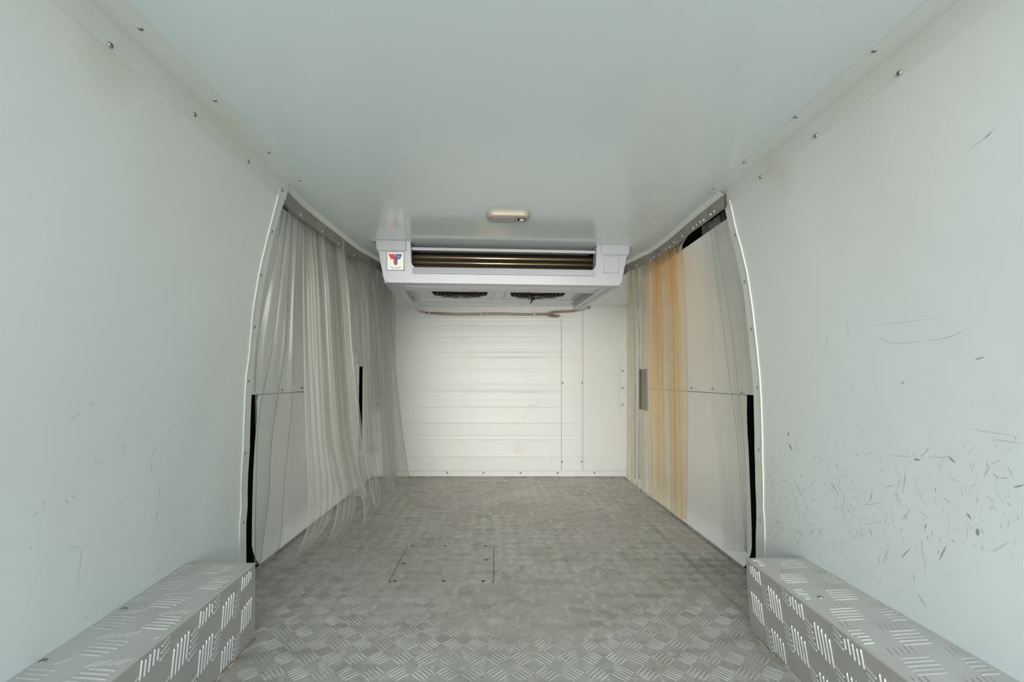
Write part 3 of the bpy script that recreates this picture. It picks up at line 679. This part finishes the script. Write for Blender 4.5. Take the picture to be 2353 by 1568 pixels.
# front bezel outline (u, w): ears either side of the U-shaped intake
ol = [(-.503,-.002),(-.500,-.040),(-.493,-.044)]+arc(-.452,-.138,.024,188,270)+arc(.452,-.138,.024,270,352)+[(.493,-.044),(.500,-.040),(.503,-.002),(.371,-.002)]
ol += [(.369,-.004)]+arc(.343,-.078,.024,0,-90)+arc(-.343,-.078,.024,270,180)+[(-.369,-.004),(-.371,-.002)]
# split into three convex-ish prisms so shading stays clean
h = MB()
def front(poly, v0=0.0, v1=.045): h.prism([(u, v0+(.010*(-w_/.16)), w_) for u, w_ in poly], (0, v1, 0))
front(ol)
h_o = fixn(h.build('front_bezel', M_abs, ac, bevel=.007, seg=4))
for q in (-1, 1):
    pl_ = [(.503,.0),(.500,-.036),(.496,-.041),(.392,-.041),(.386,-.036),(.386,.0)]
    fixn(MB().prism([(q*u, -.006, w_) for u, w_ in pl_], (0,.016,0)).build('ear_ledge', M_abs, ac, bevel=.003, seg=3))
lp_ = MB(); lp_.hexa([(-.362,.003,-.1005),(.362,.003,-.1005),(.362,.046,-.100),(-.362,.046,-.100)], [(-.362,-.0045,-.126),(.362,-.0045,-.126),(.362,.046,-.126),(-.362,.046,-.126)])
fixn(lp_.build('intake_lip', M_abs, ac, bevel=.003, seg=3))
h = MB()
for q in (-1, 1):                                                                       # mounting flanges
    u = sorted((q*.513, q*.480, q*.365)); e_ = u[0] if q < 0 else u[1]
    pl_ = [(-.513,-.004),(-.365,-.004),(-.365,.02),(-.480,.02),(-.480,.62),(-.513,.62)]
    fixn(MB().prism([(a*(-q), b_, -.004) for a, b_ in pl_], (0,0,.004)).build('mounting_flange', M_abs, ac, bevel=.0015))
h = MB()
h.box(-.476,.476,.03,.19,-.160,-.148)                                                  # front part of the tray
h.box(-.476,-.42,.19,.62,-.160,-.112); h.box(.42,.476,.19,.62,-.160,-.112)              # side rails
h.box(-.43,.43,.18,.74,-.122,-.112)                                                    # recessed fan deck
h.box(-.43,.43,.18,.19,-.150,-.112)
h.hexa([(-.500,.03,0),(-.476,.03,0),(-.452,.03,-.155),(-.476,.03,-.155)], [(-.500,.62,0),(-.476,.62,0),(-.452,.62,-.155),(-.476,.62,-.155)])
h.hexa([(.476,.03,0),(.500,.03,0),(.476,.03,-.155),(.452,.03,-.155)], [(.476,.62,0),(.500,.62,0),(.476,.62,-.155),(.452,.62,-.155)])
h.box(-.45,.45,.73,.74,-.12,0)
fixn(h.build('housing', M_abs, ac, bevel=.003))
h = MB()                                                                               # moulded ribs of the tray
h.box(-.40,.40,.075,.079,-.1625,-.158); h.box(-.37,.37,.104,.107,-.162,-.158); h.box(-.42,.42,.60,.606,-.127,-.12)
for s in (-1, 1):
    h.box(s*.405-.002, s*.405+.002, .04,.19,-.163,-.158); h.box(s*.448-.002, s*.448+.002, .04,.60,-.163,-.158); h.box(s*.40-.002, s*.40+.002,.22,.60,-.127,-.12)
    h.box(s*.04-.0015+.0, s*.04+.0015,.36,.56,-.126,-.12) if s > 0 else h.box(-.0015-.012,.0015-.012,.36,.56,-.126,-.12)
h.build('moulded_rib', M_abs, ac, bevel=.0008)
MB().box(-.375,.375,.020,.034,-.030,-.018).build('top_bar', M_abs, ac, bevel=.002)
# drain spouts at the rear corners
for x in (-.452, .452): MB().tube([(x,.61,-.130),(x,.63,-.145),(x,.66,-.150)], [.015,.014,.011], 14).build('drain_spout', M_abs, ac, smooth=True)
# intake: dark cavity, fins, golden tubes
h = MB(); h.box(-.45,.45,.16,.17,-.145,0); h.box(-.45,.45,.05,.17,-.147,-.142); h.box(-.385,-.38,.046,.17,-.145,0); h.box(.38,.385,.046,.17,-.145,0)
h.build('coil_casing', M_black, ac)
h = MB(); n = 214
for i in range(n):
    u = lerp(-.372,.372,i/(n-1)); t = .00035
    h.add([(u-t,.062,-.036),(u+t,.062,-.036),(u+t,.062,-.125),(u-t,.062,-.125),(u-t,.11,-.036),(u+t,.11,-.036),(u+t,.11,-.125),(u-t,.11,-.125)], [(0,3,2,1),(0,1,5,4),(1,2,6,5),(3,0,4,7)])
    for w_ in (-.048,-.069,-.090):                                                     # collars round the tubes
        h.add([(u-t*1.6,.056,w_-.006),(u+t*1.6,.056,w_-.006),(u+t*1.6,.056,w_+.006),(u-t*1.6,.056,w_+.006)], [(0,1,2,3)])
f_ = h.build('coil_fins', M_fin, ac); f_['kind'] = 'stuff'
for w_, r in ((-.048,.0038),(-.069,.0032),(-.090,.0038)): MB().tube([(-.378,.0575,w_),(.378,.0575,w_)], r, 10).build('coil_tube', M_gold, ac, smooth=True)
# fans with wire guards under the deck
for cu in (-.182, .196):
    fg = MB(); cv = .412; R = .135
    fg.prism([(cu+R*math.cos(2*math.pi*k/40), cv+R*math.sin(2*math.pi*k/40), -.1225) for k in range(40)], (0,0,.0005))
    g_ = fg.build('fan_opening', M_black, ac)
    for rr in (.132,.112,.092,.072,.052,.034):
        MB().tube([(cu+rr*math.cos(2*math.pi*k/40), cv+rr*math.sin(2*math.pi*k/40), -.126) for k in range(41)], .0011, 5, caps=False).build('guard_ring', M_screw, g_, smooth=True)
    for k in range(6):
        a = math.pi*k/6+.2; MB().tube([(cu-R*math.cos(a), cv-R*math.sin(a), -.128), (cu+R*math.cos(a), cv+R*math.sin(a), -.128)], .0012, 5).build('guard_spoke', M_black, g_)
    MB().tube([(cu,cv,-.1235),(cu,cv,-.130)], .026, 20).build('guard_hub', M_black, g_)
# embossed frame on the right ear, sticker with emblem on the left ear
def frame(mb, u0, u1, w0, w1, v, t=.0022, d=.003):
    for a in ((u0,u1,w1-t,w1),(u0,u1,w0,w0+t),(u0,u0+t,w0,w1),(u1-t,u1,w0,w1)): mb.box(a[0], a[1], v-d, v+d, a[2], a[3])
fr = MB(); frame(fr, .398,.460,-.113,-.046,.0040,.002,.0022); fr.build('embossed_frame', M_abs, ac, bevel=.001)
fr = MB(); frame(fr, -.463,-.393,-.116,-.043,.0040,.0025,.0022); fr.build('embossed_frame', M_abs, ac, bevel=.001)
st = MB().box(-.459,-.397,.0024,.0060,-.113,-.046).build('sticker', M_sticker, ac)
def flat(poly, name, m, v=.0018, d=.0006): return fixn(MB().prism([(u, v, w_) for u, w_ in poly], (0, d, 0)).build(name, m, st))
cxs = -.4275; k = .056/29.0                                                             # emblem ~29 px wide
def E(x, y): return (cxs+(x)*k*.96, -.0522-y*k*1.0)                                        # emblem grid: px from the top middle
flat([E(-15,0),E(-1,0),E(-1,10),E(-4,10.5),E(-9.5,10.5)], 'red_wing', M_red); flat([E(-1,0),E(14,0),E(9,10.5),E(4,10.5),E(-1,10)], 'blue_wing', M_blue)
flat([E(-4,9.8),E(0,9.8),E(0,22.5),E(-2,22),E(-3.6,20),E(-4,18)], 'red_stem', M_red); flat([E(0,9.8),E(4,9.8),E(4,18),E(3.6,20),E(2,22),E(0,22.5)], 'blue_stem', M_blue)
flat([E(-3,.6),E(1.5,.6),E(2.3,18),E(.5,18.5),E(-2.2,11)], 'dark_figure', M_ink, .0012)
flat([E(*p) for p in [(-.2+1.4*math.cos(t*math.pi/5), 3.2+1.8*math.sin(t*math.pi/5)) for t in range(10)]], 'pale_head', mat('pale_dot', (.55,.60,.66), .5), .0006)
for yy in (4.6, 6.8): flat([E(-13+yy*.5,yy),E(-4,yy),E(-4,yy+.45),E(-12.8+yy*.5,yy+.45)], 'wing_line', M_ink, .0012, .0004); flat([E(3,yy),E(12.2-yy*.5,yy),E(12-yy*.5,yy+.45),E(3,yy+.45)], 'wing_line', M_sticker, .0012, .0004)
def text(s_, size, m, parent, mtx, name, ext=.0003, ax='CENTER'):
    cu = bpy.data.curves.new(name, 'FONT'); cu.body = s_; cu.size = size; cu.extrude = ext; cu.align_x = ax; cu.align_y = 'CENTER'
    t = bpy.data.objects.new(name, cu); C.objects.link(t); dg = bpy.context.evaluated_depsgraph_get(); me = bpy.data.meshes.new_from_object(t.evaluated_get(dg))
    bpy.data.objects.remove(t); o = bpy.data.objects.new(name, me); me.materials.clear(); me.materials.append(m); C.objects.link(o); o.parent = parent; o.matrix_local = mtx; return o
RX = Matrix.Rotation(math.radians(90), 4, 'X')
for i, ch in enumerate('THERMAL'):
    a = math.radians(lerp(-40, 40, i/6)); r = 15.5*k; c = (cxs+math.sin(a)*r*1.05, -.0522-16.0*k-math.cos(a)*r*.82)
    text(ch, .0085, M_ink, st, Matrix.Translation((c[0], .0016, c[1])) @ RX @ Matrix.Rotation(a*.8, 4, 'Z'), 'letter')
# faded print on the underside, read from the rear doors
tm = Matrix.Translation((-.010,.146,-.1615)) @ Matrix.Rotation(math.pi, 4, 'X') @ Matrix.Scale(-1, 4, (0,1,0)) @ Matrix.Scale(1.0, 4, (1,0,0))
tm = Matrix.Translation((.010,.162,-.1612)) @ Matrix(((1,0,0,0),(0,-1,0,0),(0,0,-1,0),(0,0,0,1))) @ Matrix.Diagonal((1.0,1.35,1,1))
o = text('C A U T I O N   F A N', .040, M_pink, ac, tm, 'caution_lettering'); o['kind'] = 'stuff'
wd = max(v.co.x for v in o.data.vertices)-min(v.co.x for v in o.data.vertices)
o.matrix_local = Matrix.Translation((.010,.160,-.1606)) @ Matrix(((1,0,0,0),(0,-1,0,0),(0,0,-1,0),(0,0,0,1))) @ Matrix.Diagonal((.335/wd,1.35,1,1))
# black scrap dangling from the second guard
sc_ = thing('plastic_scrap', 'small black scrap dangling from the right-hand fan guard', 'scrap', P(1222,690,2.32))
o0 = P(1222,690,2.32)
b = MB(); b.tube([P(1226,684,2.32)-o0, P(1224,688,2.32)-o0, P(1222,692,2.315)-o0, P(1219,697.5,2.31)-o0], [.0028,.004,.0038,.0022], 8)
b.tube([P(1218,686.5,2.32)-o0, P(1226,687,2.32)-o0, P(1234,686,2.318)-o0, P(1242,684,2.32)-o0], [.001,.0022,.0024,.001], 6)
b.build('scrap_strand', M_black, sc_, smooth=True)
b = MB(); b.tube([P(1228,687,2.32)-o0, P(1229,691,2.32)-o0], .0018, 6); b.tube([P(1238,685.5,2.32)-o0, P(1237,689,2.32)-o0], .0016, 6); b.build('scrap_tip', M_black, sc_)

# ------------------------------------------------------------------ drain hoses along the top of the bulkhead
def smooth_path(pts, n=8):
    pts = [V3(p) for p in pts]; pts = [pts[0]]+pts+[pts[-1]]; o = []
    for i in range(1, len(pts)-2):
        p0, p1, p2, p3 = pts[i-1:i+3]
        for j in range(n):
            t = j/n; o.append(.5*((2*p1)+(-p0+p2)*t+(2*p0-5*p1+4*p2-p3)*t*t+(-p0+3*p1-3*p2+p3)*t**3))
    o.append(pts[-1]); return o
YH = YB-.016
h1 = thing('drain_hose', 'long brown drain hose clipped along the bulkhead from the left corner', 'hose')
pts = [P(945,702,2.50), P(948,704,2.60), P(954,709,2.85), P(963,715,3.15), P(978,719,YH), P(1000,720.5,YH), P(1050,722.5,YH), P(1106,722,YH), P(1150,721.5,YH), P(1200,723,YH), P(1250,722.5,YH), P(1262,723.5,YH), P(1274,726,YH), P(1284,727.5,YB)]
MB().tube(smooth_path(pts), .0088, 12).build('hose_tube', M_hose, h1, smooth=True)
pts = [P(1000,723.2,YH), P(1050,725.2,YH), P(1106,724.5,YH), P(1150,724.0,YH), P(1200,725.0,YH), P(1256,725,YH)]
MB().tube(smooth_path(pts), .0035, 8).build('companion_wire', M_lamp, h1, smooth=True)
for px in (987, 1106, 1228):
    c = P(px, 721.5, YH); b = MB()
    b.tube([c+V3((-.0,.014*math.cos(t)*1.0,.014*math.sin(t))) for t in [math.pi*2*i/16 for i in range(17)]], .004, 8, caps=False)
    b.box(c.x-.006, c.x+.006, c.y-.002, YB, c.z+.012, c.z+.026)
    b.build('hose_clip', M_clip, h1, smooth=False, bevel=.001)
h2 = thing('drain_hose', 'shorter brown drain hose curling from the right corner into the bulkhead hole', 'hose')
YH -= .02
pts = [P(1354,707,2.50), P(1350,708,2.65), P(1340,712,3.0), P(1322,715,3.32), P(1300,716.5,YH), P(1280,717.5,YH-.004), P(1268,719,YH-.012), P(1259,724,YH-.012), P(1268,727,YH-.008), P(1278,727.5,YH), P(1284,725.5,YB)]
MB().tube(smooth_path(pts), .0085, 12).build('hose_tube', M_hose, h2, smooth=True)
c = P(1285.5,726,YB-.003); MB().tube([c+V3((.024*math.cos(t),0,.020*math.sin(t))) for t in [math.pi*2*i/20 for i in range(21)]], .0035, 8, caps=False).build('hole_grommet', M_sticker, h2, smooth=True)

# ------------------------------------------------------------------ ceiling lamp
lp = thing('ceiling_lamp', 'small beige oblong lamp with switch on the ceiling ahead of the cooling unit', 'lamp', (.040, 1.495, ZC), AY*.6)
def dome(hw, hd, z0, z1, r, name, m, parent, cx=0, cy=0, n=7):
    rows = []; base = rrect(-1, 1, -1, 1, .0001)
    for sc1, z in ((1, z0), (1, lerp(z0, z1, .35)), (.97, lerp(z0, z1, .75)), (.90, z1)):
        rows.append([(cx+x, cy+y, -z) for x, y in rrect(-hw*sc1, hw*sc1, -hd*sc1, hd*sc1, r*sc1)])
    b = MB(); b.grid(rows, True); m_ = len(rows[0]); b.f.append(tuple(len(b.v)-m_+i for i in range(m_)))
    return fixn(b.build(name, m, parent, bevel=.0012))
dome(.070,.036,0,.017,.022,'lamp_body', M_lamp, lp)
dome(.043,.024,.015,.0195,.006,'lens', M_lens, lp, cx=-.016)
dome(.013,.013,.015,.0175,.004,'switch_well', M_black, lp, cx=.043)
dome(.008,.008,.017,.022,.003,'switch', M_abs, lp, cx=.044)

# ------------------------------------------------------------------ scuffs on the linings
def wall_hit(s, px, py):
    Y = .7
    for _ in range(30):
        z = H+(CY-py)/F*Y; x = abs(wall_x(s, Y, z)); Y = .5*Y+.5*x*F/abs(px-CX)
    z = max(H+(CY-py)/F*Y, ZB+.01); return V3((wall_x(s, Y, z)-s*.0007, Y, z))
def scuff(mb, s, px, py, dx, dy, w_px, bend=0):
    n = 5; L_ = math.hypot(dx, dy); nx, ny_ = -dy/L_, dx/L_; rows = [[], []]
    for i in range(n+1):
        t = i/n; cx_, cy_ = px+dx*t+nx*bend*math.sin(math.pi*t), py+dy*t+ny_*bend*math.sin(math.pi*t); ww = w_px*(.25+.75*math.sin(math.pi*t))/2
        rows[0].append(wall_hit(s, cx_+nx*ww, cy_+ny_*ww)); rows[1].append(wall_hit(s, cx_-nx*ww, cy_-ny_*ww))
    mb.grid(rows)
def scuff_mat(name, c, a):
    m = bpy.data.materials.new(name); m.use_nodes = True; n = m.node_tree; b = n.nodes['Principled BSDF']; b.inputs['Base Color'].default_value = (*c, 1); b.inputs['Roughness'].default_value = .6; b.inputs['Alpha'].default_value = a; return m
M_s1 = scuff_mat('faint_scuff', (.30,.34,.36), .30); M_s2 = scuff_mat('dark_scuff', (.14,.15,.17), .50)
f1, f2 = MB(), MB(); rnd = random.Random(11)
for i in range(420):
    u = rnd.random()
    px = 1765+(2353-1765)*rnd.random()**1.5; py = rnd.gauss(1150, 85)
    if py > 1275+max(0, (px-1865))*.55 or py < 930 or px > 2340: continue
    L_ = rnd.expovariate(1/7)+2; L_ = min(L_, 34)*(1+(px-1765)/700); a = rnd.gauss(math.pi/2, .55)
    (scuff)(f1 if rnd.random() < .75 else f2, 1, px, py, L_*math.cos(a), L_*math.sin(a), rnd.uniform(.6, 1.2)*(1+(px-1765)/800), rnd.uniform(-1.5, 1.5))
for i in range(60):
    px = rnd.uniform(1770, 2340); py = rnd.uniform(710, 1000); a = rnd.uniform(0, 3.1); scuff(f1, 1, px, py, rnd.uniform(2,8)*math.cos(a), rnd.uniform(2,8)*math.sin(a)+.1, rnd.uniform(.8,1.8))
for a in ((2241,827,22,-6,3),(2246,1215,2,17,8),(2180,1050,16,14,4),(2158,1290,18,-36,3.5),(2072,882,6,-4,3),(1811,1002,2,-9,3),(1813,1020,8,16,3),(2101,1056,14,2,5),(2126,1218,3,-14,3),(2222,1180,10,12,4),(2150,1120,1,14,2),(2070,1285,22,-24,2.5),(2330,1121,24,-6,4)):
    scuff(f2, 1, *a)
for a in ((1985,1160,45,-6,2.2,2),(1940,1130,-1,34,1.5,0),(1931,1155,12,40,1.8,0),(1985,1205,35,-6,2,1),(2035,790,90,-4,1.6,0),(2125,784,110,-34,2,8),(2020,775,24,12,1.6,0),(1995,750,160,-18,1.3,0),(2225,345,72,-58,2.5,3),(2265,318,14,-14,5,0),(1946,740,6,40,1.3,0),(2040,1045,60,4,1.6,2),(2130,1050,60,-2,2,3),(2280,1010,70,10,2.5,0),(2225,985,120,20,1.8,0),(2185,1100,24,8,2,0),(2330,1100,-14,-30,2.5,0),(2280,1270,40,-24,3,0),(2120,1240,4,60,2.2,2),(2060,1120,14,46,1.6,2),(2130,1280,-4,40,2,0),(2110,1170,26,24,2,0),(1860,1120,16,-18,1.6,0),(1880,1270,18,40,1.2,1)):
    scuff(f1, 1, *a)
q = f1.build('faint_scuffs', M_s1, wr); q['kind'] = 'stuff'; q = f2.build('dark_scuffs', M_s2, wr); q['kind'] = 'stuff'
f3 = MB()
for a in ((155,966,32,-20,2,2),(205,936,14,-14,1.6,0),(155,1250,36,12,1.8,3),(189,1262,-4,28,2,2),(184,1290,-1,12,3,0),(360,1030,-10,20,2,2),(348,1062,1,26,1.8,1),(370,1112,-8,44,1.6,1),(363,1170,-7,30,2,0),(282,1018,6,22,1.6,2),(218,1052,5,18,1.8,1),(95,1165,9,-16,2.2,2),(74,1186,14,-10,2.4,1),(150,1150,8,6,4,1),(165,1140,6,3,3,0),(395,982,5,-6,1.6,1),(336,996,3,2,2.4,0),(183,1300,-3,46,1.6,2),(0,1003,150,-20,1.6,4),(458,964,0,10,1.4,0),(426,1038,3,2,2,0),(68,1257,3,6,4,0),(371,1303,-10,8,2,0),(192,1420,8,-2,3,0),(488,1282,10,-4,2,0),(1,1002,10,0,2,0)):
    if a[0]-CX < -1139 or a[0] < 3: continue
    scuff(f3, -1, *a)
q = f3.build('faint_scuffs', M_s1, wl); q['kind'] = 'stuff'
